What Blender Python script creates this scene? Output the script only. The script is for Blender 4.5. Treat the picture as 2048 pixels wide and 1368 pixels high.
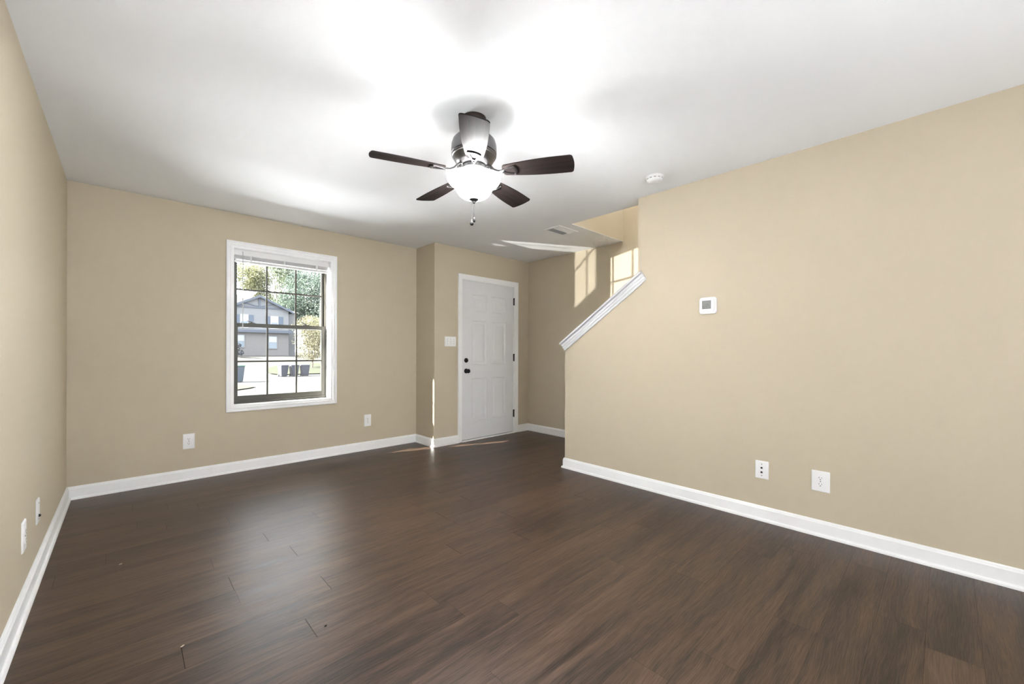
import bpy, bmesh, math, random
from mathutils import Vector, Matrix, noise

random.seed(7)
for o in list(bpy.data.objects):
    bpy.data.objects.remove(o, do_unlink=True)
SC = bpy.context.scene
COL = SC.collection
R = math.radians

# ------------------------------------------------------------------ camera
F_PX, YAW, ROLL, CAM_Z = 816.83, 0.75677, 0.00268, 1.1435
cam = bpy.data.cameras.new('camera')
cam.sensor_width = 36.0
cam.lens = 36.0 * F_PX / 2048.0
cam.shift_y = 18.8 / 2048.0
cam.clip_start = 0.02
cam.clip_end = 500
cam_ob = bpy.data.objects.new('camera', cam)
COL.objects.link(cam_ob)
cam_ob.matrix_world = (Matrix.Translation((0, 0, CAM_Z)) @ Matrix.Rotation(-YAW, 4, 'Z')
                       @ Matrix.Rotation(R(90), 4, 'X') @ Matrix.Rotation(ROLL, 4, 'Z'))
SC.camera = cam_ob

# ------------------------------------------------------------------ world, sun, exposure
SC.view_settings.view_transform = 'Standard'
SC.view_settings.look = 'None'
SC.view_settings.exposure = 0.38
SC.view_settings.gamma = 1.0
SC.view_settings.use_curve_mapping = False

W = bpy.data.worlds.new('sky')
SC.world = W
W.use_nodes = True
bg = W.node_tree.nodes['Background']
bg.inputs[0].default_value = (0.92, 0.955, 1.0, 1)
bg.inputs[1].default_value = 5.0

def add_light(name, kind, loc, energy, color=(1, 1, 1), aim=None, **kw):
    l = bpy.data.lights.new(name, kind)
    l.energy = energy
    l.color = color
    for k, v in kw.items():
        setattr(l, k, v)
    o = bpy.data.objects.new(name, l)
    COL.objects.link(o)
    o.location = loc
    if aim is not None:
        d = (Vector(aim) - Vector(loc)).normalized()
        o.rotation_euler = d.to_track_quat('-Z', 'Y').to_euler()
    return o

SUN_DIR = Vector((1.0, -0.365, -0.78)).normalized()      # the way the sunlight travels
add_light('sun', 'SUN', (-20, 12, 18), 55.0, (1.0, 0.95, 0.86), aim=Vector((-20, 12, 18)) + SUN_DIR, angle=R(0.5))
# sun glancing off glass of cars parked outside, entering by the window
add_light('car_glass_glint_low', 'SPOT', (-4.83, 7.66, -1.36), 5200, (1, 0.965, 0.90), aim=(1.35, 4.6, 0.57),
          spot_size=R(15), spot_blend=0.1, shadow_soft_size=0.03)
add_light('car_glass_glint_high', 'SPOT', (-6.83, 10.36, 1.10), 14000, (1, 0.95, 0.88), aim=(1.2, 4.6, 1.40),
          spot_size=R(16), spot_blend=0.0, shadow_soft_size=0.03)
# fill lamp added outside the back opening to brighten the ceiling
add_light('rear_fill', 'AREA', (0.72, -3.5, -0.55), 165, (0.90, 0.96, 1.0), aim=(0.72, -1.2, 2.2),
          shape='RECTANGLE', size=2.4, size_y=1.5)
# unseen fill lamp added outside below the front sill, aimed up at the ceiling
add_light('front_fill', 'AREA', (1.17, 9.4, -1.15), 1450, (0.97, 0.985, 1.0), aim=(1.17, 3.6, 2.0),
          shape='RECTANGLE', size=6.0, size_y=2.4)
# hall lamp on the upper floor above the stairs
add_light('upstairs_hall_lamp', 'POINT', (3.80, 1.95, 4.55), 115, (0.90, 0.955, 1.0), shadow_soft_size=0.08)

# ------------------------------------------------------------------ materials
def mat(name, color, rough=0.5, metal=0.0, spec=0.5, noise_amt=0.0, noise_scale=20.0, bump=0.0, bump_scale=200.0,
        emit=None, emit_str=0.0, coat=0.0):
    m = bpy.data.materials.new(name)
    m.use_nodes = True
    nt = m.node_tree
    b = nt.nodes['Principled BSDF']
    c = (color[0], color[1], color[2], 1)
    b.inputs['Base Color'].default_value = c
    b.inputs['Roughness'].default_value = rough
    b.inputs['Metallic'].default_value = metal
    b.inputs['Specular IOR Level'].default_value = spec
    b.inputs['Coat Weight'].default_value = coat
    tc = nt.nodes.new('ShaderNodeTexCoord')
    n = nt.nodes.new('ShaderNodeTexNoise')
    n.inputs['Scale'].default_value = noise_scale
    n.inputs['Detail'].default_value = 3
    nt.links.new(tc.outputs['Object'], n.inputs['Vector'])
    mx = nt.nodes.new('ShaderNodeMix')
    mx.data_type = 'RGBA'
    lo, hi = 1 - noise_amt, 1 + noise_amt
    mx.inputs[6].default_value = (color[0] * lo, color[1] * lo, color[2] * lo, 1)
    mx.inputs[7].default_value = (min(1, color[0] * hi), min(1, color[1] * hi), min(1, color[2] * hi), 1)
    nt.links.new(n.outputs['Fac'], mx.inputs[0])
    nt.links.new(mx.outputs[2], b.inputs['Base Color'])
    if bump > 0:
        n2 = nt.nodes.new('ShaderNodeTexNoise')
        n2.inputs['Scale'].default_value = bump_scale
        n2.inputs['Detail'].default_value = 2
        nt.links.new(tc.outputs['Object'], n2.inputs['Vector'])
        bp = nt.nodes.new('ShaderNodeBump')
        bp.inputs['Strength'].default_value = bump
        bp.inputs['Distance'].default_value = 0.002
        nt.links.new(n2.outputs['Fac'], bp.inputs['Height'])
        nt.links.new(bp.outputs['Normal'], b.inputs['Normal'])
    if emit:
        b.inputs['Emission Color'].default_value = (emit[0], emit[1], emit[2], 1)
        b.inputs['Emission Strength'].default_value = emit_str
    return m

WALL_C = (0.550, 0.480, 0.367)
M_wall = mat('beige_wall_paint', WALL_C, 0.62, spec=0.3, noise_amt=0.012, noise_scale=1.3, bump=0.12, bump_scale=260)
M_ceil = mat('white_ceiling_paint', (0.92, 0.93, 0.955), 0.9, spec=0.1, noise_amt=0.006, noise_scale=2, bump=0.25, bump_scale=150)
M_trim = mat('white_trim_paint', (0.91, 0.913, 0.925), 0.35, noise_amt=0.01)
M_cap = mat('white_cap_paint', (0.74, 0.745, 0.765), 0.4, noise_amt=0.01)
M_door = mat('white_door_paint', (0.76, 0.765, 0.79), 0.38, noise_amt=0.01, bump=0.05, bump_scale=60)
M_plate = mat('white_plastic', (0.87, 0.87, 0.88), 0.3, noise_amt=0.005)
M_slot = mat('dark_slot', (0.03, 0.03, 0.03), 0.6)
M_dark = mat('oil_rubbed_black', (0.012, 0.011, 0.011), 0.35, metal=0.6)
M_bronze = mat('bronze_window_vinyl', (0.038, 0.035, 0.026), 0.45, noise_amt=0.03)
M_chrome = mat('brushed_nickel', (0.55, 0.54, 0.54), 0.22, metal=1.0, noise_amt=0.03)
M_pewter = mat('pewter_nickel', (0.20, 0.195, 0.20), 0.32, metal=1.0, noise_amt=0.03)
M_chain = mat('dull_chain', (0.014, 0.014, 0.014), 0.6, spec=0.1)
M_lcd = mat('lcd_grey', (0.20, 0.205, 0.20), 0.25)
M_lcd_mark = mat('lcd_marks', (0.06, 0.06, 0.065), 0.4)
M_blind = mat('white_blind', (0.80, 0.80, 0.80), 0.4)
M_clear = mat('clear_wand', (0.55, 0.57, 0.57), 0.15)
M_step = mat('stair_carpet', (0.42, 0.36, 0.28), 0.95, noise_amt=0.1, noise_scale=120)
M_sub = mat('dark_seam', (0.012, 0.009, 0.007), 0.9)

def glass_mat():
    m = bpy.data.materials.new('window_glass')
    m.use_nodes = True
    nt = m.node_tree
    nt.nodes.clear()
    out = nt.nodes.new('ShaderNodeOutputMaterial')
    tr = nt.nodes.new('ShaderNodeBsdfTransparent')
    tr.inputs[0].default_value = (0.97, 0.985, 0.98, 1)
    gl = nt.nodes.new('ShaderNodeBsdfGlossy')
    gl.inputs['Roughness'].default_value = 0.01
    geo = nt.nodes.new('ShaderNodeNewGeometry')
    dot = nt.nodes.new('ShaderNodeVectorMath')
    dot.operation = 'DOT_PRODUCT'
    nt.links.new(geo.outputs['Normal'], dot.inputs[0])
    nt.links.new(geo.outputs['Incoming'], dot.inputs[1])
    def mth(op, a, bb):
        n = nt.nodes.new('ShaderNodeMath')
        n.operation = op
        for i, v in enumerate((a, bb)):
            if v is None: continue
            if isinstance(v, (int, float)): n.inputs[i].default_value = v
            else: nt.links.new(v, n.inputs[i])
        return n.outputs[0]
    c = mth('ABSOLUTE', dot.outputs['Value'], None)
    f = mth('POWER', mth('SUBTRACT', 1.0, c), 5.0)
    f = mth('ADD', mth('MULTIPLY', f, 0.92), 0.035)
    mx = nt.nodes.new('ShaderNodeMixShader')
    nt.links.new(f, mx.inputs[0])
    nt.links.new(tr.outputs[0], mx.inputs[1])
    nt.links.new(gl.outputs[0], mx.inputs[2])
    nt.links.new(mx.outputs[0], out.inputs[0])
    return m
M_glass = glass_mat()

def bowl_mat():
    m = bpy.data.materials.new('frosted_lamp_glass')
    m.use_nodes = True
    nt = m.node_tree
    b = nt.nodes['Principled BSDF']
    b.inputs['Base Color'].default_value = (0.9, 0.9, 0.88, 1)
    b.inputs['Roughness'].default_value = 0.25
    tc = nt.nodes.new('ShaderNodeTexCoord')
    n = nt.nodes.new('ShaderNodeTexNoise')
    n.inputs['Scale'].default_value = 14
    n.inputs['Detail'].default_value = 3
    nt.links.new(tc.outputs['Object'], n.inputs['Vector'])
    mr = nt.nodes.new('ShaderNodeMapRange')
    mr.inputs[1].default_value = 0.3
    mr.inputs[2].default_value = 0.7
    mr.inputs[3].default_value = 0.85 * BOWL_E
    mr.inputs[4].default_value = 1.15 * BOWL_E
    nt.links.new(n.outputs['Fac'], mr.inputs[0])
    b.inputs['Emission Color'].default_value = (0.98, 0.985, 0.985, 1)
    geo = nt.nodes.new('ShaderNodeNewGeometry')           # the room side of the glass glows, the bulb side much less
    sb = nt.nodes.new('ShaderNodeMath')
    sb.operation = 'MULTIPLY_ADD'
    nt.links.new(geo.outputs['Backfacing'], sb.inputs[0])
    sb.inputs[1].default_value = -0.99
    sb.inputs[2].default_value = 1.0
    ml = nt.nodes.new('ShaderNodeMath')
    ml.operation = 'MULTIPLY'
    nt.links.new(mr.outputs[0], ml.inputs[0])
    nt.links.new(sb.outputs[0], ml.inputs[1])
    nt.links.new(ml.outputs[0], b.inputs['Emission Strength'])
    tr = nt.nodes.new('ShaderNodeBsdfTransparent')       # frosted glass lets part of the bulb light straight through
    mx = nt.nodes.new('ShaderNodeMixShader')
    mx.inputs[0].default_value = 0.5
    nt.links.new(tr.outputs[0], mx.inputs[1])
    nt.links.new(b.outputs[0], mx.inputs[2])
    nt.links.new(mx.outputs[0], nt.nodes['Material Output'].inputs[0])
    return m
BOWL_E = 375.0
M_bowl = bowl_mat()
BOWL_E *= 0.002
M_bowl_in = bowl_mat()

def wood_mat(name, dark, light, rough_lo, rough_hi, along=0, per_island=True, scale=1.0, bump=0.25, spec=0.5):
    """Wood-grain: long streaks along local X."""
    m = bpy.data.materials.new(name)
    m.use_nodes = True
    nt = m.node_tree
    L = nt.links.new
    b = nt.nodes['Principled BSDF']
    b.inputs['Specular IOR Level'].default_value = spec
    tc = nt.nodes.new('ShaderNodeTexCoord')
    geo = nt.nodes.new('ShaderNodeNewGeometry')
    add = nt.nodes.new('ShaderNodeVectorMath')
    add.operation = 'MULTIPLY_ADD'
    comb = nt.nodes.new('ShaderNodeCombineXYZ')
    for i in range(3):
        L(geo.outputs['Random Per Island'], comb.inputs[i])
    L(comb.outputs[0], add.inputs[0])
    add.inputs[1].default_value = (37.0, 13.0, 19.0) if per_island else (0, 0, 0)
    L(tc.outputs['Object'], add.inputs[2])
    # slow sideways wander of the grain
    warp = nt.nodes.new('ShaderNodeTexNoise')
    warp.inputs['Scale'].default_value = 2.2 * scale
    warp.inputs['Detail'].default_value = 2
    L(add.outputs[0], warp.inputs['Vector'])
    wv = nt.nodes.new('ShaderNodeVectorMath')
    wv.operation = 'MULTIPLY_ADD'
    L(warp.outputs['Color'], wv.inputs[0])
    wv.inputs[1].default_value = (0.0, 0.05 / scale, 0.0)
    L(add.outputs[0], wv.inputs[2])

    def streak(sx, sy, detail, rough):
        mp = nt.nodes.new('ShaderNodeMapping')
        mp.inputs['Scale'].default_value = (sx * scale, sy * scale, sy * scale)
        L(wv.outputs[0], mp.inputs['Vector'])
        n = nt.nodes.new('ShaderNodeTexNoise')
        n.inputs['Scale'].default_value = 1.0
        n.inputs['Detail'].default_value = detail
        n.inputs['Roughness'].default_value = rough
        L(mp.outputs[0], n.inputs['Vector'])
        return n
    fine = streak(9.0, 300.0, 5, 0.7)
    mid = streak(2.2, 34.0, 4, 0.6)
    broad = streak(0.9, 7.0, 3, 0.5)

    def math_(op, a, bb):
        n = nt.nodes.new('ShaderNodeMath')
        n.operation = op
        for i, v in enumerate((a, bb)):
            if isinstance(v, (int, float)):
                n.inputs[i].default_value = v
            else:
                L(v, n.inputs[i])
        return n.outputs[0]
    s = math_('ADD', math_('MULTIPLY', fine.outputs['Fac'], 0.46), math_('MULTIPLY', mid.outputs['Fac'], 0.32))
    s = math_('ADD', s, math_('MULTIPLY', broad.outputs['Fac'], 0.22))
    if per_island:
        s = math_('ADD', s, math_('MULTIPLY', math_('SUBTRACT', geo.outputs['Random Per Island'], 0.5), 0.035))
    ramp = nt.nodes.new('ShaderNodeValToRGB')
    e = ramp.color_ramp.elements
    e[0].position, e[0].color = 0.42, (*dark, 1)
    e[1].position, e[1].color = 0.61, (*light, 1)
    L(s, ramp.inputs[0])
    L(ramp.outputs[0], b.inputs['Base Color'])
    mr = nt.nodes.new('ShaderNodeMapRange')
    mr.inputs[1].default_value, mr.inputs[2].default_value = 0.3, 0.7
    mr.inputs[3].default_value, mr.inputs[4].default_value = rough_lo, rough_hi
    L(mid.outputs['Fac'], mr.inputs[0])
    L(mr.outputs[0], b.inputs['Roughness'])
    bp = nt.nodes.new('ShaderNodeBump')
    bp.inputs['Strength'].default_value = bump
    bp.inputs['Distance'].default_value = 0.0012
    L(s, bp.inputs['Height'])
    L(bp.outputs['Normal'], b.inputs['Normal'])
    return m
M_floor = wood_mat('dark_plank_vinyl', (0.013, 0.0066, 0.0040), (0.110, 0.066, 0.042), 0.32, 0.42, bump=0.45)
def matte_gloss(m, fac, rough):
    nt = m.node_tree
    b = nt.nodes['Principled BSDF']
    src = b.inputs['Base Color'].links[0].from_socket
    df = nt.nodes.new('ShaderNodeBsdfDiffuse')
    nt.links.new(src, df.inputs[0])
    gl = nt.nodes.new('ShaderNodeBsdfGlossy')
    gl.inputs['Roughness'].default_value = rough
    mx = nt.nodes.new('ShaderNodeMixShader')
    mx.inputs[0].default_value = fac
    nt.links.new(df.outputs[0], mx.inputs[1])
    nt.links.new(gl.outputs[0], mx.inputs[2])
    nt.links.new(mx.outputs[0], nt.nodes['Material Output'].inputs[0])
M_blade = wood_mat('dark_walnut_blade', (0.009, 0.0072, 0.007), (0.032, 0.0235, 0.0215), 0.42, 0.5, per_island=False, scale=1.0, bump=0.08, spec=0.14)

matte_gloss(M_blade, 0.022, 0.32)

# ------------------------------------------------------------------ mesh helpers
class MB:
    def __init__(s):
        s.v, s.f = [], []
    def add(s, verts, faces, M=None):
        k = len(s.v)
        for p in verts:
            p = Vector(p)
            s.v.append(M @ p if M else p)
        s.f += [tuple(i + k for i in f) for f in faces]
        return s
    def box(s, a, b, M=None):
        (x0, y0, z0), (x1, y1, z1) = a, b
        return s.add([(x0, y0, z0), (x1, y0, z0), (x1, y1, z0), (x0, y1, z0), (x0, y0, z1), (x1, y0, z1), (x1, y1, z1), (x0, y1, z1)],
                     [(0, 3, 2, 1), (4, 5, 6, 7), (0, 1, 5, 4), (1, 2, 6, 5), (2, 3, 7, 6), (3, 0, 4, 7)], M)
    def prism(s, poly, h0, h1, M=None):
        """poly in XY extruded along Z."""
        n = len(poly)
        vs = [(x, y, h0) for x, y in poly] + [(x, y, h1) for x, y in poly]
        fs = [tuple(range(n - 1, -1, -1)), tuple(range(n, 2 * n))]
        fs += [(i, (i + 1) % n, n + (i + 1) % n, n + i) for i in range(n)]
        return s.add(vs, fs, M)
    def lathe(s, prof, seg=48, M=None, cap=True):
        n = len(prof)
        vs = []
        for r, z in prof:
            for k in range(seg):
                t = 2 * math.pi * k / seg
                vs.append((r * math.cos(t), r * math.sin(t), z))
        fs = []
        for i in range(n - 1):
            for k in range(seg):
                k2 = (k + 1) % seg
                fs.append((i * seg + k, i * seg + k2, (i + 1) * seg + k2, (i + 1) * seg + k))
        if cap:
            fs.append(tuple(range(seg - 1, -1, -1)))
            fs.append(tuple((n - 1) * seg + k for k in range(seg)))
        return s.add(vs, fs, M)
    def tube(s, pts, r, seg=8, M=None):
        pts = [Vector(p) for p in pts]
        vs, fs = [], []
        for i, p in enumerate(pts):
            d = (pts[min(i + 1, len(pts) - 1)] - pts[max(i - 1, 0)]).normalized()
            up = Vector((0, 0, 1)) if abs(d.z) < 0.9 else Vector((1, 0, 0))
            a = d.cross(up).normalized()
            b = d.cross(a)
            rr = r[i] if isinstance(r, (list, tuple)) else r
            for k in range(seg):
                t = 2 * math.pi * k / seg
                vs.append(p + (a * math.cos(t) + b * math.sin(t)) * rr)
        for i in range(len(pts) - 1):
            for k in range(seg):
                k2 = (k + 1) % seg
                fs.append((i * seg + k, i * seg + k2, (i + 1) * seg + k2, (i + 1) * seg + k))
        fs.append(tuple(range(seg - 1, -1, -1)))
        fs.append(tuple((len(pts) - 1) * seg + k for k in range(seg)))
        return s.add(vs, fs, M)
    def build(s, name, m, parent=None, bevel=0.0, smooth=False, bseg=2, angle=35):
        me = bpy.data.meshes.new(name)
        me.from_pydata([tuple(v) for v in s.v], [], s.f)
        bm = bmesh.new()
        bm.from_mesh(me)
        bmesh.ops.recalc_face_normals(bm, faces=bm.faces)
        if bevel > 0:
            es = [e for e in bm.edges if len(e.link_faces) == 2 and e.calc_face_angle(0) > R(40)]
            bmesh.ops.bevel(bm, geom=es, offset=bevel, segments=bseg, affect='EDGES', clamp_overlap=True)
        bm.to_mesh(me)
        bm.free()
        if smooth:
            for p in me.polygons:
                p.use_smooth = True
            me.set_sharp_from_angle(angle=R(angle))
        me.materials.append(m)
        o = bpy.data.objects.new(name, me)
        COL.objects.link(o)
        if parent:
            o.parent = parent
        return o

def tag(o, label=None, cat=None, group=None, kind=None):
    if label: o['label'] = label
    if cat: o['category'] = cat
    if group: o['group'] = group
    if kind: o['kind'] = kind
    return o
def struct(o, label, cat):
    return tag(o, label, cat, kind='structure')
def empty(name, loc=(0, 0, 0), rz=0.0):
    o = bpy.data.objects.new(name, None)
    COL.objects.link(o)
    o.location = loc
    o.rotation_euler = (0, 0, rz)
    o.empty_display_size = 0.05
    return o
def copy_tree(o, parent=None):
    c = o.copy()
    COL.objects.link(c)
    if parent: c.parent = parent
    for ch in list(o.children):
        copy_tree(ch, c)
    return c

# ------------------------------------------------------------------ room shell
H = 2.44
XL, YW, YD, XJ, XS, XR = -0.3304, 4.589, 4.171, 2.667, 4.258, 3.1456
XR2 = XR + 0.144          # stair side of the half wall
YE, YT, YO = 2.568, 1.7805, 2.604
YB = -2.2                 # wall behind the camera
YWO = 4.800               # outer brick face of the front wall
ZUP = 4.95

# window opening
WX0, WX1, WZ0, WZ1 = 0.735, 1.616, 0.625, 2.113
b = MB()
for x0, x1, z0, z1 in ((XL - 0.12, WX0, -0.9, 2.75), (WX1, XJ + 0.12, -0.9, 2.75), (WX0, WX1, -0.9, WZ0), (WX0, WX1, WZ1, 2.75)):
    b.box((x0, YW, z0), (x1, YWO, z1))
struct(b.build('wall_front', M_wall), 'beige far wall around the white window', 'wall')
struct(MB().box((XJ, YD, -0.9), (XJ + 0.12, YW, 2.75)).build('wall_return', M_wall),
       'narrow beige wall return between window wall and door wall', 'wall')
DX0, DX1, DZ1 = 3.074, 3.972, 2.050      # door slab
b = MB()
b.box((XJ + 0.12, YD, -0.9), (DX0 - 0.02, YD + 0.15, 2.75)).box((DX1 + 0.02, YD, -0.9), (XS + 0.12, YD + 0.15, 2.75))
b.box((DX0 - 0.02, YD, DZ1 + 0.02), (DX1 + 0.02, YD + 0.15, 2.75)).box((DX0 - 0.02, YD, -0.9), (DX1 + 0.02, YD + 0.15, -0.005))
struct(b.build('wall_entry', M_wall), 'beige wall around the white entry door', 'wall')
struct(MB().box((XS, YB - 0.12, -0.9), (XS + 0.12, YD, ZUP)).build('wall_stairs', M_wall),
       'beige outer wall of the stairwell with sunlight patches', 'wall')
struct(MB().box((XL - 0.12, YB - 0.12, -0.9), (XL, YW, 2.75)).build('wall_left', M_wall), 'beige wall at the left edge of the room', 'wall')
# right wall: full height near the camera, sloping half wall towards the door
CAP_S = math.tan(R(34.2))
ZE = 1.235                                # wall top at the free end
zt = ZE + (YE - YT) * CAP_S
poly = [(YB - 0.12, -0.05), (YE, -0.05), (YE, ZE), (YT, zt), (YT, H + 0.02), (YB - 0.12, H + 0.02)]
Mx = Matrix(((0, 0, 1, 0), (1, 0, 0, 0), (0, 1, 0, 0), (0, 0, 0, 1)))   # (y,z,x) -> (x,y,z)
struct(MB().prism(poly, XR, XR2, Mx).build('wall_right', M_wall), 'long beige wall on the right, sloping down beside the stairs', 'wall')
# back wall, with an unseen opening added to let light into the room
b = MB()
b.box((XL - 0.12, YB - 0.12, -0.9), (-0.24, YB, 2.75)).box((1.68, YB - 0.12, -0.9), (XS + 0.12, YB, ZUP)).box((-0.24, YB - 0.12, 2.06), (1.68, YB, 2.75))
b.box((-0.24, YB - 0.12, -0.9), (1.68, YB, -0.005))
struct(b.build('wall_back', M_wall), 'beige wall behind the camera with an opening added for light', 'wall')
# upper stairwell
struct(MB().box((XR2, YO, H + 0.003), (XS, YO + 0.12, ZUP)).build('wall_header', M_wall),
       'beige header face above the stair opening', 'wall')
struct(MB().box((XR2 - 0.12, YB - 0.12, H + 0.012), (XR2, YO + 0.12, ZUP)).build('wall_upper', M_wall), 'upper beige wall on the room side of the stairwell', 'wall')
struct(MB().box((XR2 - 0.12, YB - 0.12, ZUP), (XS + 0.12, YO + 0.12, ZUP + 0.05)).build('ceiling_upper', M_ceil), 'white ceiling over the stairwell', 'ceiling')
# ceiling
b = MB()
b.box((XL - 0.05, YB - 0.05, H), (XR2, YW + 0.05, H + 0.012))
b.box((XR2, YO, H), (XS + 0.05, YD + 0.05, H + 0.003))
struct(b.build('ceiling', M_ceil), 'flat white ceiling with an opening over the stairs', 'ceiling')

# floor of individual vinyl planks running along X
PW, Y0P = 0.1517, 1.870
fixed = {0: 0.557 + 0, -1: 0.557, 1: 0.719, 2: None, 3: 0.377, 4: 0.697, 6: 0.624}
fixed = {-1: 0.557, 0: 0.156, 1: 0.719, 3: 0.377, 4: 0.697, 6: 0.624}
b = MB()
k0 = math.floor((YB - Y0P) / PW)
k1 = math.ceil((YW - Y0P) / PW)
for k in range(k0, k1 + 1):
    y0, y1 = Y0P + k * PW + 0.0003, Y0P + (k + 1) * PW - 0.0003
    y0, y1 = max(y0, YB), min(y1, YW)
    if y1 - y0 < 0.004: continue
    xj = fixed.get(k, XL + random.uniform(0.0, 1.22))
    while xj > XL: xj -= 1.22
    x = xj
    while x < XS:
        gap = 0.0011 if k in fixed else 0.0004
        a, c = max(x + gap, XL), min(x + 1.22 - gap, XS)
        if c - a > 0.01:
            b.add([(a, y0, 0), (c, y0, 0), (c, y1, 0), (a, y1, 0)], [(0, 1, 2, 3)])
        x += 1.22
b2 = MB().box((XL - 0.05, YB - 0.05, -0.06), (XS + 0.05, YW + 0.05, -0.0025))
fl = b.build('floor', M_floor)
struct(fl, 'dark brown wood-look plank floor', 'floor')
struct(b2.build('subfloor', M_sub), 'dark underlay showing in the plank seams', 'floor')

# staircase behind the half wall
b = MB()
for i in range(13):
    y = 2.45 - 0.262 * i
    b.box((XR2 + 0.001, y - 0.262 - 0.02, 0.178 * i if i else 0.0), (XS - 0.001, y, 0.178 * (i + 1)))
struct(b.build('staircase', M_step, bevel=0.008), 'carpeted stairs hidden behind the half wall', 'stairs')

# ------------------------------------------------------------------ baseboards (mitred segments with shoe moulding)
BBP = [(0.0, 0.098), (0.006, 0.098), (0.0095, 0.093), (0.0115, 0.085), (0.0145, 0.080), (0.0145, 0.019), (0.022, 0.018), (0.0255, 0.011), (0.0265, 0.0), (0, 0)]
def baseboard(segs, pts, closed_ends=True):
    """pts: plan path with the room on the right-hand side; segs: {index: (name,label)}"""
    P = [Vector((x, y)) for x, y in pts]
    n = len(P)
    def nrm(i):
        d = (P[i + 1] - P[i]).normalized()
        return Vector((d.y, -d.x))
    off = []
    for i in range(n):
        if i == 0: off.append(nrm(0))
        elif i == n - 1: off.append(nrm(n - 2))
        else:
            a, c = nrm(i - 1), nrm(i)
            s = a + c
            off.append(s / (1 + a.dot(c)))
    for i, (nm, lb) in segs.items():
        m = MB()
        k = len(BBP)
        vs = []
        for j in (i, i + 1):
            for t, z in BBP:
                q = P[j] + off[j] * t
                vs.append((q.x, q.y, z + 0.0004))
        fs = [(q, (q + 1) % k, k + (q + 1) % k, k + q) for q in range(k)]
        fs += [tuple(range(k)), tuple(range(2 * k - 1, k - 1, -1))]
        m.add(vs, fs)
        struct(m.build(nm, M_trim), lb, 'baseboard')
CX0, CX1 = 3.010, 4.046        # outer door casing
baseboard({0: ('baseboard_left', 'white baseboard along the left wall'), 1: ('baseboard_front', 'white baseboard under the window'),
           2: ('baseboard_return', 'short white baseboard on the wall return'), 3: ('baseboard_entry', 'white baseboard left of the entry door')},
          [(XL, YB), (XL, YW), (XJ, YW), (XJ, YD), (CX0, YD)])
baseboard({0: ('baseboard_corner', 'short white baseboard right of the entry door'), 1: ('baseboard_stairs', 'white baseboard on the stairwell wall')},
          [(CX1, YD), (XS, YD), (XS, 2.46)])
baseboard({0: ('baseboard_end', 'white baseboard around the end of the half wall'), 1: ('baseboard_right', 'white baseboard along the right wall')},
          [(XR2, YE), (XR, YE), (XR, YB)])

# ------------------------------------------------------------------ picture-frame casing helper
def casing(x0, x1, z0, z1, prof, y, open_bottom=False):
    """prof: list of (inset, proud); wall face at y, room towards -y."""
    m = MB()
    rings = []
    for ins, pr in prof:
        zb = z0 if open_bottom else z0 + ins
        rings.append([(x0 + ins, y - pr, zb), (x0 + ins, y - pr, z1 - ins), (x1 - ins, y - pr, z1 - ins), (x1 - ins, y - pr, zb)])
    vs = [p for r in rings for p in r]
    fs = []
    for i in range(len(rings) - 1):
        for k in range(3 if open_bottom else 4):
            k2 = (k + 1) % 4
            fs.append((i * 4 + k, i * 4 + k2, (i + 1) * 4 + k2, (i + 1) * 4 + k))
    if open_bottom:
        fs.append(tuple(i * 4 for i in range(len(rings))))
        fs.append(tuple(i * 4 + 3 for i in range(len(rings))))
    m.add(vs, fs)
    return m

# ------------------------------------------------------------------ window
win = empty('window_1', (1.1755, YW, WZ0))
struct(win, 'white cased double-hung window with dark bronze sashes and grilles', 'window')
WL = Vector(win.location)
def wpart(m, name, mt, parent=win, **kw):
    m.v = [v - WL for v in m.v]
    return m.build(name, mt, parent, **kw)
cp = [(0, 0.001), (0, 0.018), (0.006, 0.021), (0.012, 0.0185), (0.016, 0.0155), (0.030, 0.0150), (0.033, 0.018), (0.040, 0.0165), (0.043, 0.012), (0.056, 0.010), (0.0615, 0.008), (0.0625, 0.001)]
wpart(casing(0.673, 1.6785, 0.568, 2.1755, cp, YW), 'window_casing', M_trim)
# jamb boards lining the opening
m = MB()
JD = 0.16
for a, c in (((WX0 - 0.014, YW - 0.001, WZ0 - 0.014), (WX0 + 0.0012, YW + JD, WZ1 + 0.014)), ((WX1 - 0.0012, YW - 0.001, WZ0 - 0.014), (WX1 + 0.014, YW + JD, WZ1 + 0.014)),
             ((WX0, YW - 0.001, WZ0 - 0.014), (WX1, YW + JD, WZ0 + 0.0012)), ((WX0, YW - 0.001, WZ1 - 0.0012), (WX1, YW + JD, WZ1 + 0.014))):
    m.box(a, c)
wpart(m, 'window_jamb', M_trim)
def sash(name, x0, x1, z0, z1, gx0, gx1, gz0, gz1, y0, y1, mx, mz, mw):
    m = MB()
    m.box((x0, y0, z0), (gx0, y1, z1)).box((gx1, y0, z0), (x1, y1, z1))
    m.box((gx0, y0, z0), (gx1, y1, gz0)).box((gx0, y0, gz1), (gx1, y1, z1))
    o = wpart(m, name, M_bronze, bevel=0.003)
    ym = (y0 + y1) / 2
    g = MB()
    for x in mx: g.box((x - mw / 2, ym - 0.007, gz0), (x + mw / 2, ym - 0.001, gz1))
    for z in mz: g.box((gx0, ym - 0.0068, z - mw / 2), (gx1, ym - 0.0012, z + mw / 2))
    wpart(g, 'grille', M_bronze, o)
    p = MB().box((gx0 - 0.003, ym, gz0 - 0.003), (gx1 + 0.003, ym + 0.003, gz1 + 0.003))
    pn = wpart(p, 'pane', M_glass, o)
    return o
YS = YW + 0.13
sash('lower_sash', 0.752, 1.602, 0.655, 1.414, 0.788, 1.564, 0.702, 1.374, YS, YS + 0.03, (1.043, 1.314), (1.037,), 0.016)
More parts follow.
